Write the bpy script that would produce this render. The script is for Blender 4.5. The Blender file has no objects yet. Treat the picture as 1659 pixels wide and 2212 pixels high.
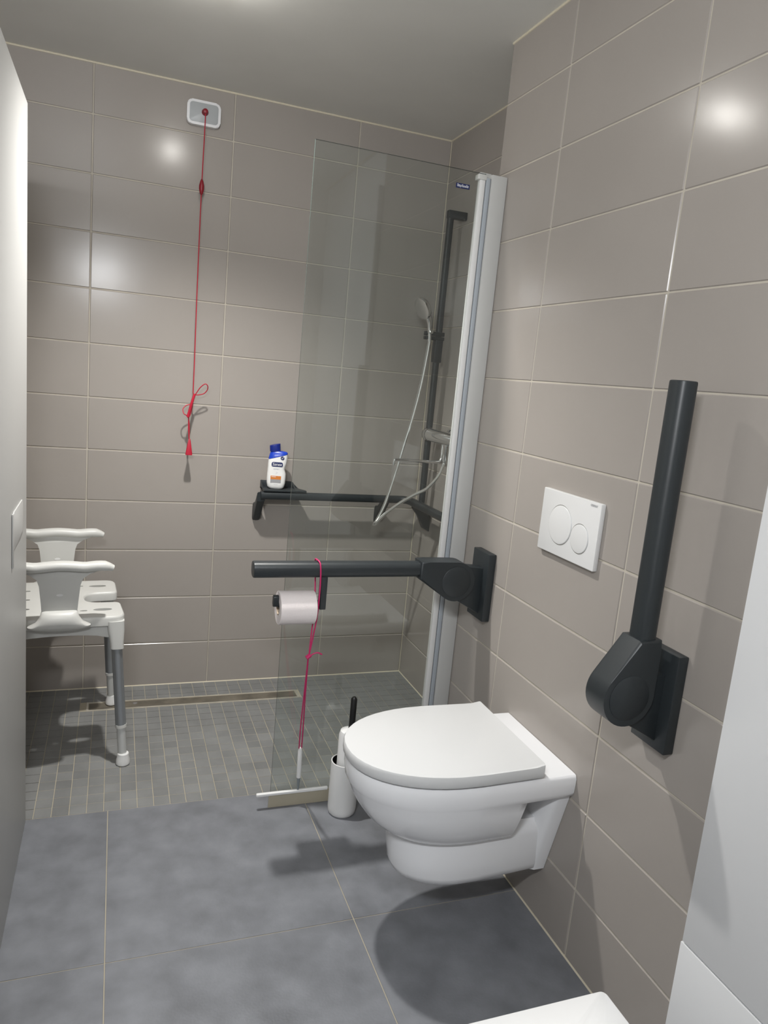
import bpy, bmesh, math, random
from mathutils import Vector, Matrix
random.seed(7)
PI = math.pi
C = bpy.context.scene.collection
SC = bpy.context.scene

# ------------------------------------------------------------------ camera
CAM = (-1.3043, -3.0532, 1.3722); YAW, PITCH, ROLL, FPX = 0.3611, -0.1805, 0.0926, 1576.87
def cam_axes():
    f = Vector((math.sin(YAW)*math.cos(PITCH), math.cos(YAW)*math.cos(PITCH), math.sin(PITCH)))
    r = Vector((math.cos(YAW), -math.sin(YAW), 0)); u = r.cross(f)
    c, s = math.cos(ROLL), math.sin(ROLL)
    return c*r+s*u, -s*r+c*u, f
cd = bpy.data.cameras.new('camera'); cam = bpy.data.objects.new('camera', cd); C.objects.link(cam)
r_, u_, f_ = cam_axes()
cam.matrix_world = Matrix(((r_.x, u_.x, -f_.x, CAM[0]), (r_.y, u_.y, -f_.y, CAM[1]), (r_.z, u_.z, -f_.z, CAM[2]), (0, 0, 0, 1)))
cd.sensor_fit = 'VERTICAL'; cd.sensor_height = 24.0; cd.lens = FPX/2212*24.0; cd.clip_start = 0.02
SC.camera = cam

# ------------------------------------------------------------------ world, lamps, exposure
w = bpy.data.worlds.new('world'); SC.world = w; w.use_nodes = True
w.node_tree.nodes['Background'].inputs[0].default_value = (0.8, 0.85, 0.9, 1)
w.node_tree.nodes['Background'].inputs[1].default_value = 0.05
SC.view_settings.view_transform = 'Standard'; SC.view_settings.look = 'None'
SC.view_settings.exposure = 0.22; SC.view_settings.gamma = 1.0; SC.view_settings.use_curve_mapping = False
H = 2.381
LAMP1 = (-1.08, -0.885, H); LAMP2 = (-1.58, -3.135, 1.93)
def spot(name, loc, watt, col, size, blend, rad):
    l = bpy.data.lights.new(name, 'SPOT'); l.energy = watt; l.color = col
    l.spot_size = math.radians(size); l.spot_blend = blend; l.shadow_soft_size = rad
    o = bpy.data.objects.new(name, l); o.location = loc; C.objects.link(o); return o
spot('shower_lamp_light', (LAMP1[0], LAMP1[1], H-0.075), 112, (1.0, 0.98, 0.945), 124, 1.0, 0.032)
def bar_light(name, loc, watt, col, sx, sz):
    l = bpy.data.lights.new(name, 'AREA'); l.shape = 'RECTANGLE'; l.size = sx; l.size_y = sz; l.energy = watt; l.color = col
    o = bpy.data.objects.new(name, l); o.location = loc; o.rotation_euler = (math.radians(68), 0, 0); C.objects.link(o); return o
bar_light('mirror_lamp_light', (LAMP2[0], LAMP2[1]+0.062, LAMP2[2]), 33, (0.95, 0.97, 1.0), 0.50, 0.16)

# ------------------------------------------------------------------ materials
MATS = {}
def mat(name, col, rough=0.5, metal=0.0, spec=0.5, var=0.0, noise=0.0, nscale=6.0, bump=0.0, bscale=40.0, coat=0.0, rvar=0.0, emit=None, estr=0.0):
    m = bpy.data.materials.new(name); m.use_nodes = True; nt = m.node_tree; b = nt.nodes['Principled BSDF']
    b.inputs['Roughness'].default_value = rough; b.inputs['Metallic'].default_value = metal
    b.inputs['Specular IOR Level'].default_value = spec; b.inputs['Coat Weight'].default_value = coat
    b.inputs['Coat Roughness'].default_value = 0.08
    L = nt.links.new
    base = nt.nodes.new('ShaderNodeRGB'); base.outputs[0].default_value = (*col, 1); out = base.outputs[0]
    geo = nt.nodes.new('ShaderNodeNewGeometry')
    nz = nt.nodes.new('ShaderNodeTexNoise'); nz.inputs['Scale'].default_value = nscale; nz.inputs['Detail'].default_value = 5
    L(geo.outputs['Position'], nz.inputs['Vector'])
    hsv = nt.nodes.new('ShaderNodeHueSaturation'); L(out, hsv.inputs['Color'])
    mr = nt.nodes.new('ShaderNodeMapRange'); mr.inputs['From Min'].default_value = 0.25; mr.inputs['From Max'].default_value = 0.75
    mr.inputs['To Min'].default_value = 1-noise; mr.inputs['To Max'].default_value = 1+noise
    L(nz.outputs[0], mr.inputs['Value'])
    oi = nt.nodes.new('ShaderNodeObjectInfo')
    mr2 = nt.nodes.new('ShaderNodeMapRange'); mr2.inputs['To Min'].default_value = 1-var; mr2.inputs['To Max'].default_value = 1+var
    L(oi.outputs['Random'], mr2.inputs['Value'])
    mu = nt.nodes.new('ShaderNodeMath'); mu.operation = 'MULTIPLY'; L(mr.outputs[0], mu.inputs[0]); L(mr2.outputs[0], mu.inputs[1])
    L(mu.outputs[0], hsv.inputs['Value']); L(hsv.outputs[0], b.inputs['Base Color'])
    if rvar:
        m3 = nt.nodes.new('ShaderNodeMapRange'); m3.inputs['To Min'].default_value = rough-rvar; m3.inputs['To Max'].default_value = rough+rvar
        L(nz.outputs[0], m3.inputs['Value']); L(m3.outputs[0], b.inputs['Roughness'])
    if bump:
        n2 = nt.nodes.new('ShaderNodeTexNoise'); n2.inputs['Scale'].default_value = bscale; n2.inputs['Detail'].default_value = 3
        L(geo.outputs['Position'], n2.inputs['Vector'])
        bp = nt.nodes.new('ShaderNodeBump'); bp.inputs['Strength'].default_value = bump; bp.inputs['Distance'].default_value = 0.01
        L(n2.outputs[0], bp.inputs['Height']); L(bp.outputs[0], b.inputs['Normal'])
    if emit:
        b.inputs['Emission Color'].default_value = (*emit, 1); b.inputs['Emission Strength'].default_value = estr
    MATS[name] = m; return m
M = MATS
mat('wall_tile', (0.355, 0.325, 0.297), rough=0.20, spec=0.3, var=0.02, noise=0.03, nscale=3, bump=0.02, bscale=9)
mat('wall_grout', (0.50, 0.46, 0.39), rough=0.85, noise=0.15, nscale=5)
mat('sealant', (0.66, 0.60, 0.47), rough=0.55)
mat('ceiling_paint', (0.76, 0.755, 0.715), rough=0.42, noise=0.02)
mat('white_paint', (0.84, 0.84, 0.83), rough=0.6)
mat('floor_tile', (0.180, 0.187, 0.204), rough=0.42, var=0.03, noise=0.24, nscale=11, bump=0.05, bscale=160, rvar=0.06)
mat('mosaic_tile', (0.205, 0.208, 0.205), rough=0.5, var=0.10, noise=0.16, nscale=8, bump=0.05, bscale=160)
mat('floor_grout', (0.40, 0.36, 0.28), rough=0.9, noise=0.12, nscale=5)
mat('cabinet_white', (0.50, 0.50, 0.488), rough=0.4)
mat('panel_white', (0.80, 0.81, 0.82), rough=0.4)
mat('top_white', (0.80, 0.795, 0.785), rough=0.25)
mat('porcelain', (0.87, 0.875, 0.89), rough=0.08, coat=0.3)
mat('seat_white', (0.66, 0.665, 0.665), rough=0.22)
mat('plate_white', (0.72, 0.72, 0.715), rough=0.25)
mat('plastic_white', (0.78, 0.78, 0.77), rough=0.35)
mat('plastic_grey', (0.60, 0.60, 0.575), rough=0.38)
mat('switch_grey', (0.42, 0.44, 0.45), rough=0.4)
mat('anthracite', (0.022, 0.027, 0.030), rough=0.42, bump=0.03, bscale=600)
mat('black', (0.006, 0.006, 0.006), rough=0.4)
mat('chrome', (0.82, 0.83, 0.84), rough=0.10, metal=1.0)
mat('hose_chrome', (0.80, 0.80, 0.78), rough=0.22, metal=0.92)
mat('steel', (0.66, 0.63, 0.56), rough=0.35, metal=0.5, noise=0.2, nscale=20)
mat('drain_dirty', (0.19, 0.17, 0.135), rough=0.4, metal=0.4, noise=0.45, nscale=14)
mat('alu_grey', (0.36, 0.38, 0.40), rough=0.38, metal=0.7)
mat('alu_light', (0.62, 0.63, 0.62), rough=0.35, metal=0.35)
mat('profile_white', (0.55, 0.55, 0.535), rough=0.35)
mat('profile_bright', (0.78, 0.78, 0.77), rough=0.35)
mat('profile_blue', (0.42, 0.46, 0.50), rough=0.35)
mat('profile_slit', (0.14, 0.14, 0.15), rough=0.6)  # dark colour standing in for the shade in the slits between profiles
mat('red', (0.25, 0.008, 0.018), rough=0.4)
mat('red_bright', (0.47, 0.016, 0.04), rough=0.35)
mat('pink', (0.55, 0.02, 0.13), rough=0.5)
mat('paper', (0.78, 0.72, 0.71), rough=0.85, bump=0.1, bscale=300)
mat('cardboard', (0.45, 0.36, 0.27), rough=0.9)
mat('cream', (0.42, 0.38, 0.29), rough=0.5)
mat('squeegee_grey', (0.22, 0.25, 0.26), rough=0.5)
mat('bottle_white', (0.84, 0.84, 0.82), rough=0.3)
mat('bottle_blue', (0.012, 0.055, 0.48), rough=0.25)
mat('cap_blue', (0.006, 0.02, 0.20), rough=0.3)
mat('navy', (0.012, 0.022, 0.10), rough=0.4)
mat('ink_white', (0.85, 0.85, 0.86), rough=0.5)
mat('ink_grey', (0.25, 0.28, 0.36), rough=0.5)
mat('ink_pale', (0.55, 0.56, 0.60), rough=0.5)
mat('orange', (0.62, 0.20, 0.03), rough=0.5)
mat('label_grey', (0.32, 0.32, 0.33), rough=0.5)
mat('glass_edge', (0.045, 0.065, 0.058), rough=0.2)
mat('lamp_lens', (0.9, 0.9, 0.88), rough=0.4, emit=(0.95, 0.97, 1.0), estr=6)
mat('lamp_spot_lens', (0.9, 0.9, 0.88), rough=0.4, emit=(1, 0.97, 0.92), estr=165)
mat('lamp_trim', (0.75, 0.75, 0.74), rough=0.35)
def glass_mat():
    m = bpy.data.materials.new('clear_glass'); m.use_nodes = True; nt = m.node_tree; nt.nodes.clear(); L = nt.links.new
    o = nt.nodes.new('ShaderNodeOutputMaterial'); tr = nt.nodes.new('ShaderNodeBsdfTransparent'); gl = nt.nodes.new('ShaderNodeBsdfGlossy')
    tr.inputs[0].default_value = (0.905, 0.925, 0.915, 1); gl.inputs['Roughness'].default_value = 0.0
    gl.inputs[0].default_value = (0.95, 0.97, 0.97, 1)
    fr = nt.nodes.new('ShaderNodeFresnel'); ge = nt.nodes.new('ShaderNodeNewGeometry'); mr = nt.nodes.new('ShaderNodeMapRange')
    mr.inputs['To Min'].default_value = 1.5; mr.inputs['To Max'].default_value = 1/1.5
    L(ge.outputs['Backfacing'], mr.inputs['Value']); L(mr.outputs[0], fr.inputs['IOR'])
    mx = nt.nodes.new('ShaderNodeMixShader'); L(fr.outputs[0], mx.inputs[0]); L(tr.outputs[0], mx.inputs[1]); L(gl.outputs[0], mx.inputs[2])
    L(mx.outputs[0], o.inputs[0]); MATS['clear_glass'] = m
glass_mat()

# ------------------------------------------------------------------ helpers
def root_loc(p):
    while p.parent: p = p.parent
    return Vector(p.location)
def finish(me, angle=35):
    me.shade_smooth(); me.set_sharp_from_angle(angle=math.radians(angle))
def obj(name, bm, m, parent=None, angle=35, local=False, extra=()):
    """bm is in world coordinates unless local: shifted so that it hangs under its thing's Empty"""
    if parent is not None and not local:
        bmesh.ops.translate(bm, verts=bm.verts, vec=-root_loc(parent))
    bmesh.ops.recalc_face_normals(bm, faces=bm.faces)
    me = bpy.data.meshes.new(name); bm.to_mesh(me); bm.free(); finish(me, angle)
    me.materials.append(M[m])
    for e in extra: me.materials.append(M[e])
    o = bpy.data.objects.new(name, me); C.objects.link(o)
    if parent is not None: o.parent = parent
    return o
def tag(o, label, cat, group=None):
    o['label'] = label; o['category'] = cat
    if group: o['group'] = group
    return o
def thing(name, label, cat, loc=(0, 0, 0), rotz=0, group=None):
    o = bpy.data.objects.new(name, None); C.objects.link(o); o.location = loc; o.rotation_euler = (0, 0, rotz)
    o.empty_display_size = 0.05
    return tag(o, label, cat, group)
def struct(name, bm, m, angle=35):
    o = obj(name, bm, m, None, angle); o['kind'] = 'structure'; return o
def lab(o, t): o['label'] = t; return o
def NB(): return bmesh.new()
def box(bm, x0, x1, y0, y1, z0, z1, bev=0.0, seg=2):
    x0, x1 = sorted((x0, x1)); y0, y1 = sorted((y0, y1)); z0, z1 = sorted((z0, z1))
    g = bmesh.ops.create_cube(bm, size=1.0); vs = g['verts']
    for v in vs:
        v.co = Vector((x0 if v.co.x < 0 else x1, y0 if v.co.y < 0 else y1, z0 if v.co.z < 0 else z1))
    if bev:
        es = list({e for v in vs for e in v.link_edges})
        bmesh.ops.bevel(bm, geom=es, offset=bev, segments=seg, profile=0.5, affect='EDGES')
    return bm
def loft(bm, rings, cap0=True, cap1=True, closed=True):
    R = [[bm.verts.new(p) for p in r] for r in rings]; n = len(R[0])
    for a, b in zip(R[:-1], R[1:]):
        for i in range(n if closed else n-1):
            j = (i+1) % n
            try: bm.faces.new((a[i], a[j], b[j], b[i]))
            except ValueError: pass
    if cap0: bm.faces.new(R[0][::-1])
    if cap1: bm.faces.new(R[-1])
    return R
def circ(n=24, e=2.0, a=1.0, b=1.0):
    out = []
    for i in range(n):
        t = 2*PI*i/n; c, s = math.cos(t), math.sin(t)
        out.append((a*math.copysign(abs(c)**(2/e), c), b*math.copysign(abs(s)**(2/e), s)))
    return out
def sweep(bm, pts, rad, n=12, sec=None, up=None, taper=True):
    pts = [Vector(p) for p in pts]; rings = []
    rr = rad if isinstance(rad, (list, tuple)) else [rad]*len(pts)
    sec = sec or circ(n)
    prev = None
    for i, p in enumerate(pts):
        d = (pts[min(i+1, len(pts)-1)]-pts[max(i-1, 0)]).normalized()
        if prev is None:
            a = Vector(up) if up else (Vector((0, 0, 1)) if abs(d.z) < 0.9 else Vector((1, 0, 0)))
        else: a = prev
        a = (a-d*a.dot(d)).normalized(); b = d.cross(a); prev = a
        rings.append([p+a*(s[1]*rr[i])+b*(s[0]*rr[i]) for s in sec])
    loft(bm, rings); return bm
def smooth(pts, k=6):
    pts = [Vector(p) for p in pts]; out = []
    for i in range(len(pts)-1):
        p0 = pts[max(i-1, 0)]; p1 = pts[i]; p2 = pts[i+1]; p3 = pts[min(i+2, len(pts)-1)]
        for j in range(k):
            t = j/k
            out.append(0.5*((2*p1)+(p2-p0)*t+(2*p0-5*p1+4*p2-p3)*t*t+(3*p1-p0-3*p2+p3)*t**3))
    out.append(pts[-1]); return out
def lathe(bm, prof, c=(0, 0, 0), axis='z', n=28, cap0=True, cap1=True):
    c = Vector(c); rings = []
    for r, h in prof:
        ring = []
        for i in range(n):
            t = 2*PI*i/n; a, b = r*math.cos(t), r*math.sin(t)
            ring.append(c+Vector({'z': (a, b, h), 'x': (h, a, b), 'y': (a, h, b)}[axis]))
        rings.append(ring)
    loft(bm, rings, cap0, cap1); return bm
def prism(bm, poly, plane, t0, t1, bev=0.0, seg=2):
    """poly: 2-D outline; plane 'xz','yz','xy'; extruded along the third axis from t0 to t1"""
    def P(a, b, t): return {'xz': (a, t, b), 'yz': (t, a, b), 'xy': (a, b, t)}[plane]
    A = [bm.verts.new(P(a, b, t0)) for a, b in poly]; B = [bm.verts.new(P(a, b, t1)) for a, b in poly]; n = len(poly)
    f0 = bm.faces.new(A[::-1]); f1 = bm.faces.new(B); fs = [f0, f1]
    for i in range(n): fs.append(bm.faces.new((A[i], A[(i+1) % n], B[(i+1) % n], B[i])))
    if bev:
        es = list(set(f0.edges) | set(f1.edges))
        bmesh.ops.bevel(bm, geom=es, offset=bev, segments=seg, profile=0.5, affect='EDGES')
    return bm
def rrect(x0, x1, y0, y1, r, k=5):
    out = []
    for cx, cy, a0 in ((x1-r, y1-r, 0), (x0+r, y1-r, PI/2), (x0+r, y0+r, PI), (x1-r, y0+r, 1.5*PI)):
        for i in range(k+1):
            t = a0+PI/2*i/k; out.append((cx+r*math.cos(t), cy+r*math.sin(t)))
    return out
def hull2(pts):
    pts = sorted(set(pts)); 
    def half(p):
        h = []
        for q in p:
            while len(h) > 1 and (h[-1][0]-h[-2][0])*(q[1]-h[-2][1])-(h[-1][1]-h[-2][1])*(q[0]-h[-2][0]) <= 0: h.pop()
            h.append(q)
        return h
    a = half(pts); b = half(pts[::-1]); return a[:-1]+b[:-1]
def text_bm(s, size, depth, tf):
    """raised lettering as a mesh; tf maps text-plane (x, y, z) to the world"""
    cu = bpy.data.curves.new('lettering', 'FONT'); cu.body = s; cu.size = size; cu.extrude = depth
    cu.align_x = 'CENTER'; cu.align_y = 'CENTER'; cu.resolution_u = 3
    t = bpy.data.objects.new('lettering', cu); C.objects.link(t)
    bpy.context.view_layer.update()
    me = bpy.data.meshes.new_from_object(t.evaluated_get(bpy.context.evaluated_depsgraph_get()))
    bpy.data.objects.remove(t); bpy.data.curves.remove(cu)
    bm = NB(); bm.from_mesh(me); bpy.data.meshes.remove(me)
    for v in bm.verts: v.co = Vector(tf(*v.co))
    return bm

# ------------------------------------------------------------------ the room
XW = -0.2236           # boxed-out tiled wall that carries the toilet
YE, YC = -0.913, -2.107  # where it begins (shower) and ends (white cabinet)
XL = -2.13; YB = -3.14
G = 0.0038; TD = 0.009   # joint width, tile depth
ZJ = [0.0]+[round(2.2089-0.202*k, 4) for k in range(10, -1, -1)]+[H]

bm = NB(); box(bm, XL-0.1, 0.1, 0.0022, 0.12, -0.05, H+0.02); wall_back = struct('wall_back', bm, 'wall_grout')
bm = NB(); box(bm, 0.0022, 0.12, YE, 0.0022, -0.05, H+0.02); wall_right = struct('wall_right', bm, 'wall_grout')
bm = NB(); box(bm, XW+0.0022, 0.12, YC+0.0, YE-0.0022, -0.05, H+0.02); wall_boxed = struct('wall_right_boxed', bm, 'wall_grout')
bm = NB(); box(bm, XW+0.02, 0.12, YB, YC, -0.05, H+0.02); struct('wall_right_rear', bm, 'white_paint')
bm = NB(); box(bm, XL-0.12, XL, YB, 0.0022, -0.05, H+0.02); wall_left = struct('wall_left', bm, 'wall_tile')
bm = NB(); box(bm, XL-0.12, 0.12, YB-0.12, YB, -0.05, H+0.02); struct('wall_front', bm, 'white_paint')
bm = NB(); box(bm, XL-0.12, 0.12, YB-0.12, 0.12, H, H+0.1); struct('ceiling', bm, 'ceiling_paint')
bm = NB(); box(bm, XL-0.12, 0.12, YB-0.12, 0.12, -0.1, -0.0016); floor = struct('floor', bm, 'floor_grout')

TCACHE = {}
def tile_mesh(key, dx, dy, dz, m, bev):
    k = (key, round(dx, 4), round(dy, 4), round(dz, 4))
    if k not in TCACHE:
        bm = NB(); box(bm, -dx/2, dx/2, -dy/2, dy/2, -dz/2, dz/2, bev, 1)
        me = bpy.data.meshes.new(key); bm.to_mesh(me); bm.free(); finish(me, 20); me.materials.append(M[m]); TCACHE[k] = me
    return TCACHE[k]
def tile(name, x0, x1, y0, y1, z0, z1, m, parent, bev=0.0020, tilt=0.0):
    me = tile_mesh(name, x1-x0, y1-y0, z1-z0, m, bev)
    o = bpy.data.objects.new(name, me); C.objects.link(o); o.parent = parent
    o.location = ((x0+x1)/2, (y0+y1)/2, (z0+z1)/2)
    if tilt: o.rotation_euler = tuple(random.uniform(-tilt, tilt) for _ in range(3))
    return o
g = G/2; TI = 0.0007
XB = [XL, -1.906, -1.4056, -0.9051, -0.4046, 0.0]
for i in range(len(ZJ)-1):
    z0, z1 = ZJ[i]+g, ZJ[i+1]-g
    for a, b in zip(XB[:-1], XB[1:]): tile('wall_tile', a+g, b-g, 0, TD, z0, z1, 'wall_tile', wall_back, tilt=TI)
    for a, b in zip([-0.9, -0.5, 0.0][:-1], [-0.9, -0.5, 0.0][1:]): tile('wall_tile', 0, TD, a+g, b-g, z0, z1, 'wall_tile', wall_right, tilt=TI)
    for a, b in zip([YC, -1.7496, -1.2491, YE][:-1], [YC, -1.7496, -1.2491, YE][1:]): tile('wall_tile', XW, XW+TD, a+g, b-g, z0, z1, 'wall_tile', wall_boxed, tilt=TI)
    tile('wall_tile', XW+0.001, 0-g, YE-TD, YE, z0, z1, 'wall_tile', wall_boxed)
# beads of sealant where the tiles meet the ceiling, corner bead
def bead(n, pts, r=0.0045):
    bm = NB(); sweep(bm, pts, r, 8); o = struct('trim_%d' % n, bm, 'sealant')
bead(1, [(XL, 0.001, H-0.002), (0, 0.001, H-0.002)])
bead(2, [(0.001, 0, H-0.002), (0.001, YE, H-0.002)])
bead(3, [(XW+0.001, YE, H-0.002), (XW+0.001, YB, H-0.002)])
bead(4, [(0.0015, 0.0015, 0), (0.0015, 0.0015, H)], 0.002)
bead(5, [(XL, 0.0, 0.0), (0, 0.0, 0.0)], 0.0035)
bead(6, [(XW, YE, 0.0), (XW, YC, 0.0)], 0.003)
bead(7, [(0, 0, 0.0), (0, YE, 0.0)], 0.003)

# floor: 60 x 60 cm tiles, then mosaic with a fall towards the drain channel
YM = -0.897
fx = [XL, -1.90, -1.299, -0.699, -0.099, 0.11]; fy = [YM]+[-1.504-0.6085*k for k in range(4)]
for i in range(len(fy)-1):
    for a, b in zip(fx[:-1], fx[1:]):
        if b <= XL+0.05: continue
        b2 = min(b, XW+0.02)
        if a < b2-0.02: tile('floor_tile', a+0.0013, b2-0.0013, max(fy[i+1], YB)+0.0013, fy[i]-0.0013, -0.009, 0, 'floor_tile', floor, 0.0006)
DX0, DX1, DY0, DY1 = -1.385, -0.537, -0.208, -0.134
px_, py_ = 0.0490, 0.0498
cells = []
for j in range(18):
    for i in range(44):
        x1 = -0.0 - i*px_ + 0.012; x0 = x1-px_; y1 = -j*py_; y0 = y1-py_
        x1 = min(x1, 0.0)
        if x0 < XL or x1-x0 < 0.01: continue
        if x1 > DX0-0.002 and x0 < DX1+0.002 and y1 > DY0-0.001 and y0 < DY1+0.001:
            # tiles cut around the drain channel
            if y0 < DY0-0.012 and y1 > DY0: y1 = DY0-0.003
            elif y1 > DY1+0.012 and y0 < DY1: y0 = DY1+0.003
            else: continue
        cells.append((x0+0.0012, x1-0.0012, y0+0.0012, y1-0.0012))
vis = sorted([c for c in cells if c[0] > -1.53], key=lambda c: c[2])
single = set(vis[:300])
bm = NB()
for c in cells:
    dz = random.uniform(-0.0004, 0.0)
    if c in single: tile('mosaic_tile', c[0], c[1], c[2], c[3], -0.007+dz, dz, 'mosaic_tile', floor, 0.0008)
    else: box(bm, c[0], c[1], c[2], c[3], -0.007+dz, dz)
ms = obj('mosaic_tiles', bm, 'mosaic_tile', floor); ms['kind'] = 'stuff'; ms['label'] = 'small grey mosaic tiles at the back of the shower floor'

# ------------------------------------------------------------------ ceiling lamps (above the frame)
def downlight(loc, label, r):
    t = thing('ceiling_downlight', label, 'lamp', loc, 0)
    bm = NB(); lathe(bm, [(r+0.025, 0.0), (r+0.025, -0.006), (r+0.012, -0.016), (r, -0.016), (r, -0.004), (0.002, -0.004)], loc, n=36, cap1=True); obj('trim_ring', bm, 'lamp_trim', t)
    bm = NB(); lathe(bm, [(r-0.001, -0.006), (r-0.001, -0.020), (r*0.92, -0.030), (r*0.7, -0.036), (r*0.35, -0.039), (0.001, -0.040)], loc, n=36); obj('lens', bm, 'lamp_spot_lens', t)
downlight(LAMP1, 'round white ceiling downlight over the shower entrance', 0.034)
t = thing('mirror_lamp', 'white lamp bar on the rear wall above the washbasin', 'lamp', LAMP2)
bm = NB(); box(bm, LAMP2[0]-0.26, LAMP2[0]+0.26, LAMP2[1]-0.004, LAMP2[1]+0.028, LAMP2[2]-0.09, LAMP2[2]+0.09, 0.004); obj('housing', bm, 'lamp_trim', t)
bm = NB(); box(bm, LAMP2[0]-0.25, LAMP2[0]+0.25, LAMP2[1]+0.029, LAMP2[1]+0.052, LAMP2[2]-0.08, LAMP2[2]+0.08, 0.006); obj('diffuser', bm, 'lamp_lens', t)

# ------------------------------------------------------------------ tall white cabinet, left
XC = -1.525; ZC = 1.955; YC0, YC1 = -2.30, -0.908
t = thing('tall_cabinet', 'tall white cabinet at the left edge, beside the shower', 'cabinet', ((XL+XC)/2, (YC0+YC1)/2, 0))
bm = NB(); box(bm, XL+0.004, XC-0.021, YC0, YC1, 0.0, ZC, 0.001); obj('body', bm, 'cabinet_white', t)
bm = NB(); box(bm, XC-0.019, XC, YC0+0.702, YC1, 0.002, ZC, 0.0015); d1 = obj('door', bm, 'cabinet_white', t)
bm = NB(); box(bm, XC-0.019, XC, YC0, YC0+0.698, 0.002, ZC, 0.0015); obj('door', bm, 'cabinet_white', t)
bm = NB(); prism(bm, rrect(-1.195, -1.012, 0.895, 0.985, 0.012), 'yz', XC+0.0002, XC+0.003, 0.001)
obj('handle', bm, 'cabinet_white', d1)
bm = NB(); box(bm, XC+0.0002, XC+0.004, -1.212, -1.197, 0.855, 0.985, 0.002); obj('grip', bm, 'cabinet_white', d1)

# ------------------------------------------------------------------ white cabinet set into the right wall, foreground cabinet
t = thing('wall_cabinet', 'white flush cabinet front beside the end of the tiled wall', 'cabinet', (XW, -2.6, 0.0))
bm = NB(); box(bm, XW-0.004, XW+0.018, YC-0.85, YC-0.003, 0.0, 2.2); obj('body', bm, 'panel_white', t)
bm = NB(); box(bm, XW-0.022, XW-0.0045, YC-0.85, YC+0.001, 0.352, 2.2, 0.001); obj('door', bm, 'panel_white', t)
bm = NB(); box(bm, XW-0.022, XW-0.0045, YC-0.85, YC+0.004, 0.004, 0.348, 0.001); obj('drawer_front', bm, 'panel_white', t)
t = thing('washbasin', 'white washbasin whose far right corner juts in at the bottom edge', 'washbasin', (-1.137, -3.12, 0.68))
WB = [(-1.437, -0.837, -3.138, -2.555)]
x0, x1, y0, y1 = WB[0]
def wring(z, i, r): return [(a, b_, z) for a, b_ in rrect(x0+i, x1-i, y0+(i if i < 0.1 else i), y1-i, r, 6)]
bm = NB(); loft(bm, [wring(0.70, 0.10, 0.05), wring(0.735, 0.05, 0.04), wring(0.762, 0.012, 0.014), wring(0.775, 0.002, 0.007), wring(0.797, 0.0, 0.006), wring(0.80, 0.003, 0.005), wring(0.80, 0.105, 0.08), wring(0.785, 0.115, 0.085), wring(0.735, 0.15, 0.09), wring(0.715, 0.21, 0.06)]); obj('basin', bm, 'top_white', t, angle=45)
bm = NB(); lathe(bm, [(0.022, 0.716), (0.022, 0.719), (0.012, 0.721), (0.001, 0.721)], (-1.137, -2.85, 0), 'z', 20); obj('waste', bm, 'chrome', t)

# ------------------------------------------------------------------ shower screen
YG = -0.962
t = thing('shower_screen', 'clear glass shower screen on a white wall profile', 'shower screen', (-0.55, YG, 0))
bm = NB(); box(bm, -0.813, -0.292, YG-0.003, YG+0.003, 0.012, 1.992)
for f in bm.faces:
    if abs(f.normal.y) < 0.5: f.material_index = 1
gl = obj('glass_pane', bm, 'clear_glass', t, extra=('glass_edge',))
bm = NB(); box(bm, -0.813, -0.30, YG-0.006, YG+0.006, 0.0, 0.022, 0.001); lab(obj('bottom_seal', bm, 'cream', t), 'yellowed bottom seal')
bm = NB(); box(bm, -0.312, -0.2945, YG-0.010, YG+0.010, 0.004, 1.975, 0.003); obj('clamp_profile', bm, 'profile_bright', t)
bm = NB(); box(bm, -0.2945, -0.2925, YG-0.007, YG+0.010, 0.004, 1.975); obj('shadow_gap', bm, 'profile_slit', t)  # no seal: dark strip paints the shadow gap between clamp and hinge profile
bm = NB(); box(bm, -0.2925, -0.2785, YG-0.010, YG+0.010, 0.004, 1.98, 0.002); obj('hinge_profile', bm, 'profile_blue', t)
bm = NB(); box(bm, -0.2785, -0.2765, YG-0.007, YG+0.010, 0.004, 1.98); obj('shadow_gap', bm, 'profile_slit', t)  # second dark strip, shade of the gap beside the wall profile
bm = NB(); box(bm, -0.2765, XW-0.0006, YG-0.013, YG+0.016, 0.004, 1.992, 0.003); obj('wall_profile', bm, 'profile_white', t)
bm = NB(); box(bm, -0.320, -0.292, YG-0.013, YG+0.013, 1.972, 1.988, 0.003); obj('end_cap', bm, 'plastic_grey', t)
bm = NB(); box(bm, -0.308, -0.268, YG+0.006, YG+0.018, 1.978, 1.998, 0.003); obj('end_cap', bm, 'profile_white', t)
bm = NB(); box(bm, -0.386, -0.342, YG-0.0042, YG-0.0031, 1.9395, 1.953); st = lab(obj('sticker', bm, 'navy', t), 'small dark blue brand sticker')
bm = NB()
for k, (a, b_, h0, h1) in enumerate(((-0.382, -0.379, .943, .951), (-0.378, -0.374, .943, .949), (-0.373, -0.3705, .9415, .948), (-0.3695, -0.368, .943, .949), (-0.3665, -0.364, .943, .951), (-0.363, -0.359, .943, .948), (-0.358, -0.354, .943, .948), (-0.353, -0.3505, .943, .951), (-0.3495, -0.346, .943, .949))):
    box(bm, a, b_, YG-0.0046, YG-0.0042, 1+h0, 1+h1)
obj('print', bm, 'ink_pale', st)

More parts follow.
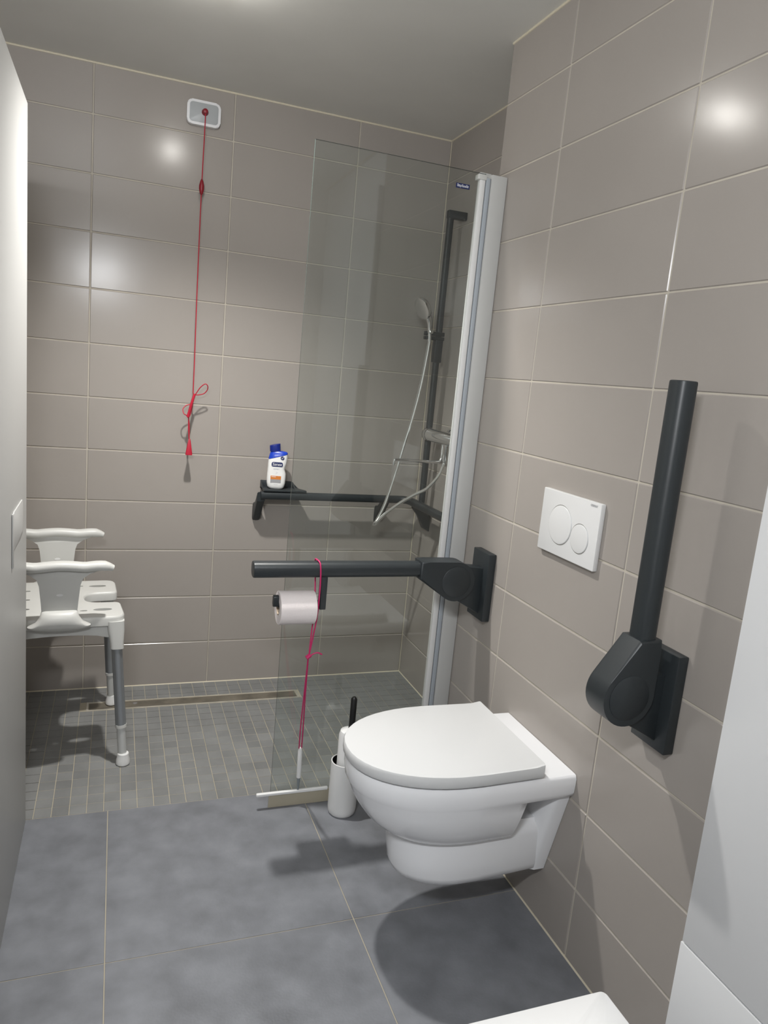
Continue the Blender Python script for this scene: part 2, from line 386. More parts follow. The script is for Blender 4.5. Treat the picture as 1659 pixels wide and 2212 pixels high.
# ------------------------------------------------------------------ shower handrail with riser bar
RZ, RY, RX = 0.852, -0.088, -0.078
t = thing('shower_handrail', 'dark grey corner handrail with upright riser bar in the shower', 'handrail', (-0.4, 0, RZ))
sec = circ(16, 3.0)
bend = [(RX-0.05, RY), (RX-0.022, RY-0.004), (RX-0.006, RY-0.018), (RX, RY-0.05)]
pts = [(-0.735, RY, RZ), (-0.70, RY, RZ), (-0.3, RY, RZ)]+[(a, b, RZ) for a, b in bend]+[(RX, -0.3, RZ), (RX, -0.74, RZ)]
bm = NB(); sweep(bm, pts, 0.0165, sec=sec); obj('rail', bm, 'anthracite', t)
def bracket(sx, wall='back'):
    bm = NB()
    if wall == 'back':
        rings = []
        for y, z, hw, hh in ((RY-0.004, RZ-0.006, 0.017, 0.020), (RY+0.02, RZ-0.030, 0.016, 0.024), (-0.03, RZ-0.075, 0.016, 0.034), (-0.001, RZ-0.085, 0.017, 0.040)):
            rings.append([(sx+a*hw, y, z+b*hh) for a, b in circ(16, 5)])
    else:
        rings = []
        for x, z, hw, hh in ((RX-0.004, RZ-0.006, 0.017, 0.020), (RX+0.02, RZ-0.030, 0.016, 0.024), (-0.03, RZ-0.075, 0.016, 0.034), (-0.001, RZ-0.085, 0.017, 0.040)):
            rings.append([(x, sx+a*hw, z+b*hh) for a, b in circ(16, 5)])
    loft(bm, rings); obj('bracket', bm, 'anthracite', t)
bracket(-0.733); bracket(-0.183); bracket(-0.165, 'right'); bracket(-0.72, 'right')
BX, BY = -0.068, -0.222
bm = NB(); sweep(bm, [(BX, BY, RZ+0.012), (BX, BY, 1.3), (BX, BY, 2.035)], 0.0125, sec=circ(16, 3.5), up=(1, 0, 0)); rb = obj('riser_bar', bm, 'anthracite', t)
bm = NB(); box(bm, BX-0.0135, -0.0008, BY-0.0135, BY+0.0135, 2.022, 2.052, 0.002); obj('top_bracket', bm, 'anthracite', rb)
bm = NB(); box(bm, BX-0.017, BX+0.017, BY-0.017, BY+0.017, 1.455, 1.548, 0.004); sl = obj('slider', bm, 'anthracite', rb)
for z0, z1 in ((1.544, 1.558), (1.5605, 1.577)):
    bm = NB(); box(bm, -0.128, BX+0.020, BY-0.018, BY+0.018, z0, z1, 0.003); obj('slider_plate', bm, 'anthracite', rb)

# hand shower, hose, mixer
t = thing('hand_shower', 'chrome hand shower resting in the riser bar holder', 'shower head', (-0.115, -0.245, 1.56))
HX, HYY = -0.112, -0.236
bm = NB(); sweep(bm, smooth([(HX, HYY, 1.535), (HX-0.004, HYY, 1.575), (HX-0.008, HYY, 1.612), (HX-0.019, HYY, 1.640)]), [0.0085+0.006*max(0, (k-8)/10) for k in range(19)], 14); obj('handle', bm, 'chrome', t)
bm = NB(); lathe(bm, [(0.012, 0.579), (0.014, 0.583), (0.014, 0.589), (0.012, 0.592)], (HX, HYY, 1.0-0.012), n=20); obj('collar', bm, 'chrome', t)
ax = Vector((-0.84, -0.16, -0.46)).normalized(); cc = Vector((-0.152, HYY, 1.664)); e1 = ax.cross(Vector((0, 1, 0))).normalized(); e2 = ax.cross(e1)
bm = NB(); rings = []
for r, h in ((0.010, -0.018), (0.032, -0.014), (0.044, -0.005), (0.047, 0.004), (0.045, 0.011), (0.036, 0.013), (0.002, 0.013)):
    rings.append([cc+ax*h+(e1*math.cos(2*PI*i/24)*r+e2*math.sin(2*PI*i/24)*r) for i in range(24)])
loft(bm, rings); obj('spray_head', bm, 'chrome', t)
hose = [(-0.112, -0.236, 1.535), (-0.121, -0.237, 1.438), (-0.137, -0.24, 1.324), (-0.158, -0.243, 1.218), (-0.184, -0.247, 1.112), (-0.214, -0.252, 0.985), (-0.246, -0.258, 0.868), (-0.277, -0.262, 0.796), (-0.292, -0.27, 0.776), (-0.287, -0.284, 0.786), (-0.259, -0.3, 0.826), (-0.214, -0.33, 0.877), (-0.163, -0.36, 0.921), (-0.126, -0.385, 0.949), (-0.102, -0.405, 0.986), (-0.085, -0.415, 1.021), (-0.075, -0.42, 1.06)]
bm = NB(); sweep(bm, smooth(hose, 5), 0.0066, 10); o = obj('shower_hose', bm, 'hose_chrome'); tag(o, 'chrome shower hose hanging in a loop behind the glass', 'hose')
t = thing('shower_mixer', 'chrome thermostatic shower mixer with a long lever', 'tap', (-0.03, -0.36, 1.1))
MX, MZ = -0.068, 1.158
bm = NB(); lathe(bm, [(0.004, -0.205), (0.024, -0.207), (0.0285, -0.214), (0.029, -0.245)], (MX, 0, MZ), 'y', 26); obj('control_knob', bm, 'chrome', t)
bm = NB(); lathe(bm, [(0.028, -0.247), (0.0265, -0.25), (0.0265, -0.49), (0.028, -0.492)], (MX, 0, MZ), 'y', 26); obj('body', bm, 'chrome', t)
bm = NB(); lathe(bm, [(0.029, -0.495), (0.0285, -0.525), (0.024, -0.533), (0.004, -0.535)], (MX, 0, MZ), 'y', 26); obj('control_knob', bm, 'chrome', t)
for y in (-0.295, -0.445):
    bm = NB(); lathe(bm, [(0.031, -0.0008), (0.031, -0.008), (0.018, -0.014), (0.018, -0.060)], (0, y, MZ), 'x', 22); obj('wall_union', bm, 'chrome', t)
bm = NB(); lathe(bm, [(0.012, 1.05), (0.012, 1.075), (0.016, 1.085), (0.016, 1.14)], (MX, -0.415, 0), 'z', 18); obj('outlet', bm, 'chrome', t)
bm = NB(); sweep(bm, smooth([(MX, -0.375, 1.145), (MX-0.004, -0.385, 1.11), (MX-0.010, -0.395, 1.075), (MX-0.03, -0.398, 1.063), (-0.18, -0.40, 1.0635), (-0.268, -0.40, 1.064), (-0.279, -0.40, 1.060), (-0.281, -0.40, 1.043)], 5), 0.0062, 12); obj('lever', bm, 'chrome', t)

# soap shelf clipped on the rail and the bottle on it
t = thing('soap_shelf', 'dark grey soap shelf clipped onto the shower handrail', 'shelf', (-0.63, -0.05, 0.86))
bm = NB(); prism(bm, [(-0.725, -0.104), (-0.545, -0.104), (-0.545, -0.088), (-0.585, -0.006), (-0.715, -0.006), (-0.725, -0.012)], 'xy', 0.8705, 0.878, 0.001); obj('tray', bm, 'anthracite', t)
bm = NB(); prism(bm, [(-0.722, 0.872), (-0.558, 0.872), (-0.592, 0.902), (-0.722, 0.904)], 'xz', -0.012, -0.006, 0.001); obj('back_lip', bm, 'anthracite', t)
bm = NB(); prism(bm, [(-0.012, 0.872), (-0.070, 0.872), (-0.012, 0.904)], 'yz', -0.725, -0.719, 0.0008); obj('side_lip', bm, 'anthracite', t)
bm = NB(); prism(bm, [(-0.098, 0.872), (-0.012, 0.872), (-0.012, 0.900)], 'yz', -0.590, -0.584, 0.0008); obj('side_lip', bm, 'anthracite', t)
BO = Vector((-0.668, -0.066, 0.879)); 
t = thing('shower_gel_bottle', 'white shower gel bottle with blue cap and orange label', 'bottle', BO, -0.19)
def bring(z, xl, xr, hd, slope=0.0, e=3.2, n=40):
    out = []
    cx, hw = (xl+xr)/2, (xr-xl)/2
    for a, b in circ(n, e):
        x = cx+a*hw; out.append((x, b*hd, z+slope*x))
    return out
bm = NB()
prof = [(0.0, -0.024, 0.022, 0.014, 0), (0.003, -0.031, 0.028, 0.018, 0), (0.010, -0.0375, 0.033, 0.0205, 0), (0.025, -0.0405, 0.0365, 0.022, 0), (0.045, -0.041, 0.0375, 0.022, .02), (0.062, -0.041, 0.037, 0.022, .05), (0.072, -0.0405, 0.0335, 0.022, .08), (0.080, -0.040, 0.031, 0.022, .11), (0.089, -0.040, 0.034, 0.022, .15), (0.100, -0.0395, 0.038, 0.022, .2), (0.112, -0.0395, 0.0395, 0.022, .25), (0.122, -0.039, 0.040, 0.0215, .3), (0.1335, -0.0385, 0.040, 0.021, .3)]
loft(bm, [bring(*p) for p in prof]); obj('body', bm, 'bottle_white', t, local=True)
bm = NB()
prof = [(0.1345, -0.0385, 0.040, 0.021, .3), (0.142, -0.037, 0.0395, 0.0205, .25), (0.150, -0.034, 0.036, 0.018, .14), (0.155, -0.031, 0.030, 0.015, .06), (0.158, -0.028, 0.020, 0.013, .0)]
loft(bm, [bring(*p) for p in prof]); obj('shoulder', bm, 'bottle_blue', t, local=True)
bm = NB()
prof = [(0.158, -0.034, 0.010, 0.0165, .12), (0.166, -0.035, 0.009, 0.0165, .14), (0.182, -0.0365, 0.0075, 0.017, .2), (0.187, -0.036, 0.007, 0.0165, .24), (0.188, -0.030, 0.003, 0.012, .24)]
loft(bm, [bring(*p, e=2.6) for p in prof]); obj('cap', bm, 'cap_blue', t, local=True)
yf = -0.0224
def disc(cx, cz, r, n=20): return [(cx+r*math.cos(2*PI*i/n), cz+r*math.sin(2*PI*i/n)) for i in range(n)]
bm = NB(); prism(bm, rrect(-0.0245, 0.022, 0.0935, 0.113, 0.0075), 'xz', yf, yf+0.002); lg = obj('logo', bm, 'navy', t, local=True)
bm = text_bm('Sanex', 0.0165, 0.0003, lambda x, y, z: (x-0.001+0.12*y, yf-0.0006-z, y+0.1035)); obj('lettering', bm, 'ink_white', lg, local=True)
bm = text_bm('EXPERT', 0.0062, 0.0002, lambda x, y, z: (x*1.15-0.003, yf+0.0003-z, y+0.0835)); obj('lettering', bm, 'ink_grey', t, local=True)
bm = NB(); prism(bm, disc(0.0185, 0.1305, 0.0078), 'xz', yf+0.0004, yf+0.004); ck = obj('badge', bm, 'navy', t, local=True)
bm = NB(); sweep(bm, [(0.0145, yf-0.0002, 0.1305), (0.0175, yf-0.0002, 0.1275), (0.0225, yf-0.0002, 0.1345)], 0.0010, 6); obj('tick', bm, 'ink_white', ck, local=True)
bm = NB(); sweep(bm, smooth([(-0.005, yf+0.0002, 0.0715), (0.001, yf+0.0002, 0.071), (-0.001, yf+0.0002, 0.0665), (-0.006, yf+0.0002, 0.0645)], 4), 0.0006, 6); obj('emblem', bm, 'ink_pale', t, local=True)
bm = NB(); box(bm, -0.0255, 0.0175, yf, yf+0.002, 0.041, 0.0555); o = obj('orange_label', bm, 'orange', t, local=True)
bm = NB(); box(bm, -0.0255, 0.0175, yf, yf+0.002, 0.0265, 0.0405); o = obj('grey_label', bm, 'label_grey', t, local=True)
bm = NB(); box(bm, -0.022, -0.004, yf-0.0003, yf, 0.0505, 0.0525); obj('print', bm, 'ink_white', t, local=True)
bm = NB(); box(bm, -0.012, 0.006, yf+0.0004, yf+0.001, 0.0195, 0.0208); obj('print', bm, 'ink_pale', t, local=True)

# ------------------------------------------------------------------ alarm pull switch with red cord
t = thing('alarm_pull_switch', 'white alarm pull switch with a long knotted red cord', 'pull cord', (-1.02, 0, 2.28))
bm = NB(); prism(bm, rrect(-1.083, -0.960, 2.237, 2.323, 0.018, 6), 'xz', -0.022, -0.0006, 0.004); obj('frame', bm, 'ink_white', t)
bm = NB(); prism(bm, rrect(-1.0735, -0.9695, 2.2465, 2.3135, 0.011, 6), 'xz', -0.0245, -0.021, 0.001); obj('face', bm, 'switch_grey', t)
bm = NB(); lathe(bm, [(0.003, -0.046), (0.008, -0.044), (0.0108, -0.036), (0.0108, -0.028), (0.0125, -0.0246)], (-1.018, 0, 2.283), 'y', 20); obj('cord_eye', bm, 'red', t)
cordp = [(-1.018, -0.040, 2.276), (-1.0185, -0.043, 2.2), (-1.021, -0.046, 2.03), (-1.022, -0.052, 1.8), (-1.022, -0.058, 1.6), (-1.021, -0.062, 1.4), (-1.021, -0.066, 1.245)]
bm = NB(); sweep(bm, smooth(cordp, 4), 0.0019, 8); obj('cord', bm, 'red_bright', t)
bm = NB(); lathe(bm, [(0.002, 1.986), (0.006, 1.992), (0.0095, 2.008), (0.0095, 2.020), (0.006, 2.036), (0.002, 2.044)], (-1.0212, -0.0465, 0), 'z', 16); obj('bead', bm, 'red', t)
Y = -0.066
loop = [(-1.020, Y, 1.245), (-1.012, Y, 1.243), (-0.996, Y-.006, 1.270), (-0.978, Y-.010, 1.286), (-0.967, Y-.008, 1.278), (-0.968, Y, 1.262), (-0.980, Y+.006, 1.247), (-1.0, Y+.004, 1.241), (-1.016, Y, 1.238), (-1.024, Y-.006, 1.215), (-1.040, Y-.008, 1.160), (-1.034, Y-.006, 1.152), (-1.026, Y, 1.172), (-1.020, Y+.004, 1.205), (-1.024, Y+.004, 1.203), (-1.044, Y+.002, 1.197), (-1.057, Y, 1.182), (-1.054, Y-.004, 1.165), (-1.045, Y-.004, 1.159), (-1.036, Y, 1.152), (-1.031, Y-.002, 1.12), (-1.029, Y-.004, 1.06)]
bm = NB(); sweep(bm, smooth(loop, 4), 0.0020, 8); obj('knotted_loops', bm, 'red_bright', t)
bm = NB(); sweep(bm, smooth([(-1.016, Y-.003, 1.242), (-1.026, Y-.007, 1.205), (-1.038, Y-.006, 1.152)], 4), 0.0055, 8); obj('knot', bm, 'red_bright', t)
bm = NB(); sweep(bm, [(-1.034, Y+.004, 1.150), (-1.033, Y+.002, 1.11), (-1.029, Y-.001, 1.06)], 0.0022, 8); obj('cord_end', bm, 'red_bright', t)
bm = NB(); rings = []
for z, hw, hd in ((1.066, 0.003, 0.003), (1.056, 0.0055, 0.005), (1.03, 0.0095, 0.006), (1.008, 0.0135, 0.0065), (1.002, 0.0130, 0.006)):
    rings.append([(-1.028+a*hw, Y-.004+b*hd, z) for a, b in circ(14, 4)])
loft(bm, rings); obj('pull_handle', bm, 'red_bright', t)

# ------------------------------------------------------------------ shower stool with arm supports
SO = Vector((-1.476, -0.410, 0)); 
t = thing('shower_stool', 'pale grey shower stool with two arm supports and adjustable legs', 'stool', SO, math.radians(4.8))
ZS = 0.522
def round_poly(pts, rad, k=5):
    out = []; n = len(pts)
    for i in range(n):
        p0, p1, p2 = Vector(pts[i-1]), Vector(pts[i]), Vector(pts[(i+1) % n]); r = rad[i] if isinstance(rad, (list, tuple)) else rad
        a = p1+(p0-p1).normalized()*r; b = p1+(p2-p1).normalized()*r
        for j in range(k+1):
            s = j/k; q = a*(1-s)**2+p1*2*s*(1-s)+b*s*s; out.append((q.x, q.y))
    return out
U, V = 0.202, 0.213
seat_o = round_poly([(U, V), (-U, V), (-U, -V), (U, -V), (U-0.004, -0.055), (0.085, -0.050), (0.085, 0.050), (U-0.004, 0.055)], [.045, .05, .05, .045, .022, .046, .046, .022], 7)
def offset2(poly, d):
    out = []; n = len(poly)
    for i in range(n):
        e1 = (Vector(poly[i])-Vector(poly[i-1])).normalized(); e2 = (Vector(poly[(i+1) % n])-Vector(poly[i])).normalized()
        m = Vector((-(e1.y+e2.y), e1.x+e2.x)); m = m.normalized()
        out.append((poly[i][0]+m.x*d, poly[i][1]+m.y*d))
    return out
bm = NB(); loft(bm, [[(x, y, z) for x, y in offset2(seat_o, d)] for z, d in ((ZS-0.034, 0.003), (ZS-0.031, 0), (ZS-0.008, 0), (ZS-0.0035, 0.0015), (ZS-0.0008, 0.0045), (ZS, 0.009))])
seat = obj('seat', bm, 'plastic_grey', t, local=True)
# drain holes through the seat
cut = NB()
for hu, hv, a, b in ((0.135, 0.135, .030, .013), (0.135, -0.135, .030, .013), (0.075, 0.14, .012, .006), (0.075, -0.14, .012, .006), (-0.02, 0.10, .013, .007), (-0.02, -0.10, .013, .007), (-0.02, 0.0, .013, .007), (-0.10, 0.10, .013, .007), (-0.10, -0.10, .013, .007), (-0.10, 0.0, .013, .007), (0.02, 0.16, .012, .006), (0.02, -0.16, .012, .006)):
    loft(cut, [[(hu+x*a, hv+y*b, z) for x, y in circ(18)] for z in (ZS-0.06, ZS+0.03)])
cm = bpy.data.meshes.new('cutter'); bmesh.ops.recalc_face_normals(cut, faces=cut.faces); cut.to_mesh(cm); cut.free()
co = bpy.data.objects.new('cutter', cm); C.objects.link(co); co.parent = t
md = seat.modifiers.new('holes', 'BOOLEAN'); md.operation = 'DIFFERENCE'; md.object = co; md.solver = 'EXACT'
bpy.context.view_layer.update()
nm = bpy.data.meshes.new_from_object(seat.evaluated_get(bpy.context.evaluated_depsgraph_get()))
seat.modifiers.clear(); seat.data = nm; finish(nm, 30); nm.name = 'seat'
bpy.data.objects.remove(co); bpy.data.meshes.remove(cm)
# side aprons and leg sockets
for s in (-1, 1):
    top = ZS-0.026
    ap = [(-0.175, top), (0.175, top), (0.172, top-0.055)]
    ap += [(0.172-0.344*k/12, top-0.055+0.020*math.sin(PI*k/12)**0.5) for k in range(1, 12)]+[(-0.172, top-0.055)]
    bm = NB(); prism(bm, ap, 'xz', s*0.185, s*0.203, 0.003); obj('apron', bm, 'plastic_grey', t, local=True)
    bm = NB(); box(bm, s*0.19-0.008, s*0.19+0.008, -0.17, 0.17, ZS-0.06, ZS-0.026, 0.003)
    if s < 0: obj('apron', bm, 'plastic_grey', t, local=True)
    else: bm.free()
for su in (1, -1):
    for sv in (1, -1):
        A = Vector((su*0.172, sv*0.196, ZS-0.03)); B = Vector((su*0.203, sv*0.236, 0.0)); D = (B-A)
        P = lambda z: A+D*((ZS-0.03-z)/(ZS-0.03))
        bm = NB(); rings = []
        for z, hu, hv in ((ZS-0.018, 0.028, 0.022), (ZS-0.05, 0.027, 0.022), (ZS-0.09, 0.022, 0.0215), (ZS-0.112, 0.0215, 0.021)):
            p = P(z); rings.append([(p.x+a*hu, p.y+b*hv, z) for a, b in circ(18, 4)])
        loft(bm, rings); lg = obj('leg', bm, 'plastic_grey', t, local=True)
        bm = NB(); sec = []
        for i in range(40):
            a = 2*PI*i/40; rr = 1.0-(0.07 if i % 10 in (4, 5) else 0); sec.append((rr*math.cos(a), rr*math.sin(a)))
        sweep(bm, [P(ZS-0.108), P(0.3), P(0.135)], 0.0172, sec=sec, up=(1, 0, 0)); lab(obj('upper_tube', bm, 'alu_grey', lg, local=True), 'grey grooved aluminium tube')
        bm = NB(); sweep(bm, [P(0.142), P(0.132)], 0.0182, 18, up=(1, 0, 0)); obj('ring', bm, 'plastic_grey', lg, local=True)
        bm = NB(); sweep(bm, [P(0.135), P(0.03)], 0.0145, 18, up=(1, 0, 0)); obj('lower_tube', bm, 'alu_light', lg, local=True)
        q = P(0.0); bm = NB(); lathe(bm, [(0.019, 0.0), (0.0225, 0.004), (0.0225, 0.016), (0.0195, 0.028), (0.0185, 0.040), (0.0165, 0.042)], (q.x, q.y, 0), 'z', 22); obj('foot', bm, 'plastic_white', lg, local=True)
# arm supports: wavy top bar on a waisted post, flared bracket at the bottom
for s in (-1, 1):
    zt = 0.712 if s < 0 else 0.716
    vv = s*0.222
    bar = []
    for k in range(25):
        u = -0.158+0.316*k/24; a = abs(u)
        dz = 0.004*math.exp(-(u/0.045)**2)-0.002*math.exp(-((a-0.072)/0.02)**2)+0.002*math.exp(-((a-0.115)/0.03)**2)-0.007*max(0, (a-0.125)/0.033)**2
        bar.append((u, vv+s*0.004, zt-0.014+dz))
    rads = [0.62+0.38*min(1, min(k, 24-k)/2.0) for k in range(25)]
    bm = NB(); sweep(bm, bar, [r*1.0 for r in rads], sec=[(a*0.022, b*0.0155) for a, b in circ(16, 2.6)], up=(0, 0, 1)); arm = obj('armrest', bm, 'plastic_grey', t, local=True)
    bm = NB()
    left = [(-0.135, zt-0.022), (-0.085, zt-0.036), (-0.064, zt-0.052), (-0.060, zt-0.075), (-0.0545, zt-0.13), (-0.052, ZS+0.028)]
    poly = left+[(-x, z) for x, z in left[::-1]]
    prism(bm, poly[::-1], 'xz', vv-0.007, vv+0.007, 0.003); po = obj('post', bm, 'plastic_grey', arm, local=True)
    bm = NB(); loft(bm, [[(a*0.010, vv+y, ZS+0.085+b*0.004) for a, b in circ(14)] for y in (-0.0078, 0.0078)]); obj('slot', bm, 'plastic_white', po, local=True)
    rings = []
    for z, hu, v0, v1 in ((ZS+0.034, 0.052, 0.211, 0.231), (ZS+0.027, 0.054, 0.204, 0.246), (ZS+0.014, 0.058, 0.203, 0.254), (ZS-0.004, 0.070, 0.203, 0.256), (ZS-0.016, 0.093, 0.204, 0.252), (ZS-0.024, 0.092, 0.205, 0.246), (ZS-0.032, 0.062, 0.206, 0.238)):
        rings.append([(a*hu, s*((v0+v1)/2+b*(v1-v0)/2), z) for a, b in circ(24, 3)])
    bm = NB(); loft(bm, rings); obj('bracket', bm, 'plastic_grey', arm, local=True)

# ------------------------------------------------------------------ linear drain
t = thing('shower_drain', 'long narrow steel shower drain channel set in the mosaic', 'drain', ((DX0+DX1)/2, (DY0+DY1)/2, 0))
bm = NB()
box(bm, DX0, DX1, DY0, DY0+0.006, -0.010, 0.0006); box(bm, DX0, DX1, DY1-0.006, DY1, -0.010, 0.0006)
box(bm, DX0, DX0+0.006, DY0+0.006, DY1-0.006, -0.010, 0.0006); box(bm, DX1-0.006, DX1, DY0+0.006, DY1-0.006, -0.010, 0.0006)
lab(obj('frame', bm, 'steel', t), 'bright steel rim')
bm = NB(); box(bm, DX0+0.009, DX1-0.009, DY0+0.009, DY1-0.009, -0.006, -0.0012); obj('cover', bm, 'drain_dirty', t)
bm = NB(); lathe(bm, [(0.010, -0.002), (0.010, 0.0005), (0.007, 0.0012), (0.001, 0.0012)], (-1.205, -0.165, 0), 'z', 16); obj('screw', bm, 'chrome', t)

# ------------------------------------------------------------------ flush plate
t = thing('flush_plate', 'white dual-button flush plate on the wall above the toilet', 'flush plate', (XW, -1.53, 1.05))
bm = NB(); prism(bm, rrect(-1.655, -1.407, 0.967, 1.130, 0.003, 3), 'yz', XW-0.013, XW-0.0006, 0.0015); obj('plate', bm, 'plate_white', t)
for cy, cz, r in ((-1.499, 1.047, 0.050), (-1.586, 1.031, 0.036)):
    bm = NB(); lathe(bm, [(r+0.0016, XW-0.0125), (r+0.0016, XW-0.0133), (r, XW-0.0133), (r, XW-0.0128)], (0, cy, cz), 'x', 40); rg = obj('button_ring', bm, 'chrome', t)
    bm = NB(); lathe(bm, [(r-0.0005, XW-0.0125), (r-0.0008, XW-0.0150), (r-0.004, XW-0.0158), (0.001, XW-0.0158)], (0, cy, cz), 'x', 40); obj('button', bm, 'plate_white', t)
bm = text_bm('GEBERIT', 0.0075, 0.0002, lambda x, y, z: (XW-0.0133-z, -1.627-x, y+1.121)); obj('lettering', bm, 'label_grey', t)

# ------------------------------------------------------------------ toilet
TY = -1.522
t = thing('toilet', 'white wall-hung toilet with closed lid', 'toilet', (XW, TY, 0.14))
def dring(xf, hw, xb, z, xs=None, e=2.15, n=24, hb=None, ns=8):
    """D outline: straight back at xb, sides to xs, rounded nose at xf"""
    xs = xs if xs is not None else xf+hw*1.45
    hb = hw if hb is None else hb
    out = []
    for i in range(ns): out.append((xb+(xs-xb)*i/ns, TY-(hb+(hw-hb)*min(1, i/(ns-1))), z))
    for i in range(n+1):
        a = -PI/2+PI*i/n; c, s = math.cos(a), math.sin(a)
        out.append((xs-(xs-xf)*abs(c)**(2/e), TY+hw*math.copysign(abs(s)**(2/e), s), z))
    for i in range(ns-1, -1, -1): out.append((xb+(xs-xb)*i/ns, TY+(hb+(hw-hb)*min(1, i/(ns-1))), z))
    return out
WX = XW-0.0012
bm = NB()
upper = [(-0.752, 0.170, WX, 0.462, .165), (-0.757, 0.175, WX, 0.4605, .170), (-0.760, 0.178, WX, 0.452, .174), (-0.760, 0.178, WX, 0.435, .174), (-0.757, 0.1765, WX, 0.415, .172), (-0.751, 0.174, WX, 0.404, .168), (-0.749, 0.173, -0.352, 0.400, .168), (-0.739, 0.169, -0.356, 0.375, .164), (-0.724, 0.162, -0.358, 0.348, .157), (-0.705, 0.153, -0.360, 0.322, .148), (-0.684, 0.143, -0.361, 0.302, .139), (-0.666, 0.134, -0.362, 0.288, .131), (-0.653, 0.127, -0.364, 0.281, .124), (-0.643, 0.120, -0.368, 0.279, .117)]
loft(bm, [dring(a, b, c, z, hb=hb) for a, b, c, z, hb in upper])
lower = [(-0.62, 0.105, WX, 0.31, .10), (-0.634, 0.1165, WX, 0.285, .110), (-0.636, 0.1175, WX, 0.270, .110), (-0.632, 0.117, WX, 0.215, .104), (-0.626, 0.114, WX, 0.175, .098), (-0.618, 0.109, WX, 0.158, .094), (-0.604, 0.099, WX, 0.151, .086)]
loft(bm, [dring(a, b, c, z, hb=hb) for a, b, c, z, hb in lower])
# tapered flange against the wall
rings = []
for x, k in ((WX, 0.0), (XW-0.030, 0.0), (XW-0.040, 0.006), (XW-0.055, 0.03)):
    ring = []
    for i in range(11):
        z = 0.151+(0.44-0.151)*i/10; ring.append((x, TY-(0.096+(0.170-0.096)*((i/10)**1.0)-k), z))
    for i in range(10, -1, -1):
        z = 0.151+(0.44-0.151)*i/10; ring.append((x, TY+(0.096+(0.170-0.096)*((i/10)**1.0)-k), z))
    rings.append(ring)
loft(bm, rings)
bowl = obj('bowl', bm, 'porcelain', t, angle=50)
XR = -0.322
bm = NB(); loft(bm, [dring(a, b, XR+0.008, z, hb=b-0.004) for a, b, z in ((-0.735, 0.156, 0.4635), (-0.738, 0.158, 0.464), (-0.738, 0.158, 0.4655), (-0.735, 0.156, 0.466))]); obj('seat_ring', bm, 'seat_white', t, angle=50)
bm = NB()
lid = [(-0.759, 0.1765, 0.4665, 0.0), (-0.763, 0.1802, 0.4672, 0.0), (-0.766, 0.1825, 0.472, 0.001), (-0.766, 0.1825, 0.491, 0.001), (-0.7635, 0.1805, 0.4955, 0.002), (-0.757, 0.175, 0.4972, 0.003)]
loft(bm, [dring(a, b, XR+k, z, hb=b-0.006) for a, b, z, k in lid]); 
for v in bm.verts:   # the lid curls up a little along its back edge
    d = max(0, (v.co.x-(XR-0.03))/0.03); v.co.z += 0.004*d*d if v.co.z > 0.485 else 0
obj('lid', bm, 'seat_white', t, angle=40)
bm = NB(); box(bm, XR-0.002, XR+0.022, TY-0.120, TY+0.120, 0.4625, 0.486, 0.005); obj('hinge', bm, 'seat_white', t)
bm = NB(); lathe(bm, [(0.011, 0.134), (0.013, 0.136), (0.013, 0.1525)], (-0.545, TY-0.03, 0), 'z', 14); obj('bolt', bm, 'plastic_grey', t)

# ------------------------------------------------------------------ folding grab rails
def grab_rail(yc, up, label, tip):
    t = thing('grab_rail', label, 'grab rail', (XW, yc, 0.785), 0, 'folding grab rails beside the toilet')
    bm = NB(); box(bm, XW-0.0008, XW-0.026, yc-0.051, yc+0.051, 0.674, 0.884, 0.0025); obj('wall_plate', bm, 'anthracite', t)
    PXc, PZc = -0.338, 0.795
    def A(s, n): return (PXc-s, PZc+n) if not up else (PXc+n, PZc+s)
    R_ = 0.060; off = 0.034
    hb = hull2([(PXc+0.048*math.cos(2*PI*i/32), PZc+0.048*math.sin(2*PI*i/32)) for i in range(32)]+[(XW-0.024, 0.690), (XW-0.024, 0.835)])
    bm = NB(); prism(bm, hb, 'xz', yc-0.022, yc+0.022, 0.004); obj('bracket', bm, 'anthracite', t)
    arm = hull2([A(R_*math.cos(2*PI*i/40), R_*math.sin(2*PI*i/40)) for i in range(40)]+[A(0.118, off-0.027), A(0.118, off+0.027), A(0.09, off+0.027)])
    bm = NB(); prism(bm, arm, 'xz', yc-0.030, yc+0.030, 0.006, 3); hg = obj('hinge_arm', bm, 'anthracite', t)
    for s in (-1, 1):
        bm = NB(); lathe(bm, [(0.047, yc+s*0.029), (0.047, yc+s*0.0308), (0.0455, yc+s*0.0318), (0.001, yc+s*0.0318)], (PXc, 0, PZc), 'y', 36); obj('hinge_cover', bm, 'anthracite', hg)
    a0, a1 = A(0.110, off), A(tip, off)
    bm = NB(); d = Vector((a1[0]-a0[0], 0, a1[1]-a0[1])).normalized()
    P0 = Vector((a0[0], yc, a0[1])); P1 = Vector((a1[0], yc, a1[1]))
    upv = (0, 0, 1) if not up else (1, 0, 0)
    sec = [(x*0.0245, y*0.0225) for x, y in circ(28, 2.7)]
    sweep(bm, [P0, P1-d*0.004, P1-d*0.001, P1], [1, 1, 0.97, 0.88], sec=sec, up=upv); obj('tube', bm, 'anthracite', t)
    return t
g1 = grab_rail(-1.130, False, 'dark grey grab rail folded down, with the paper roll on it', 0.606)
g2 = grab_rail(-1.930, True, 'dark grey grab rail folded upright against the wall', 0.624)
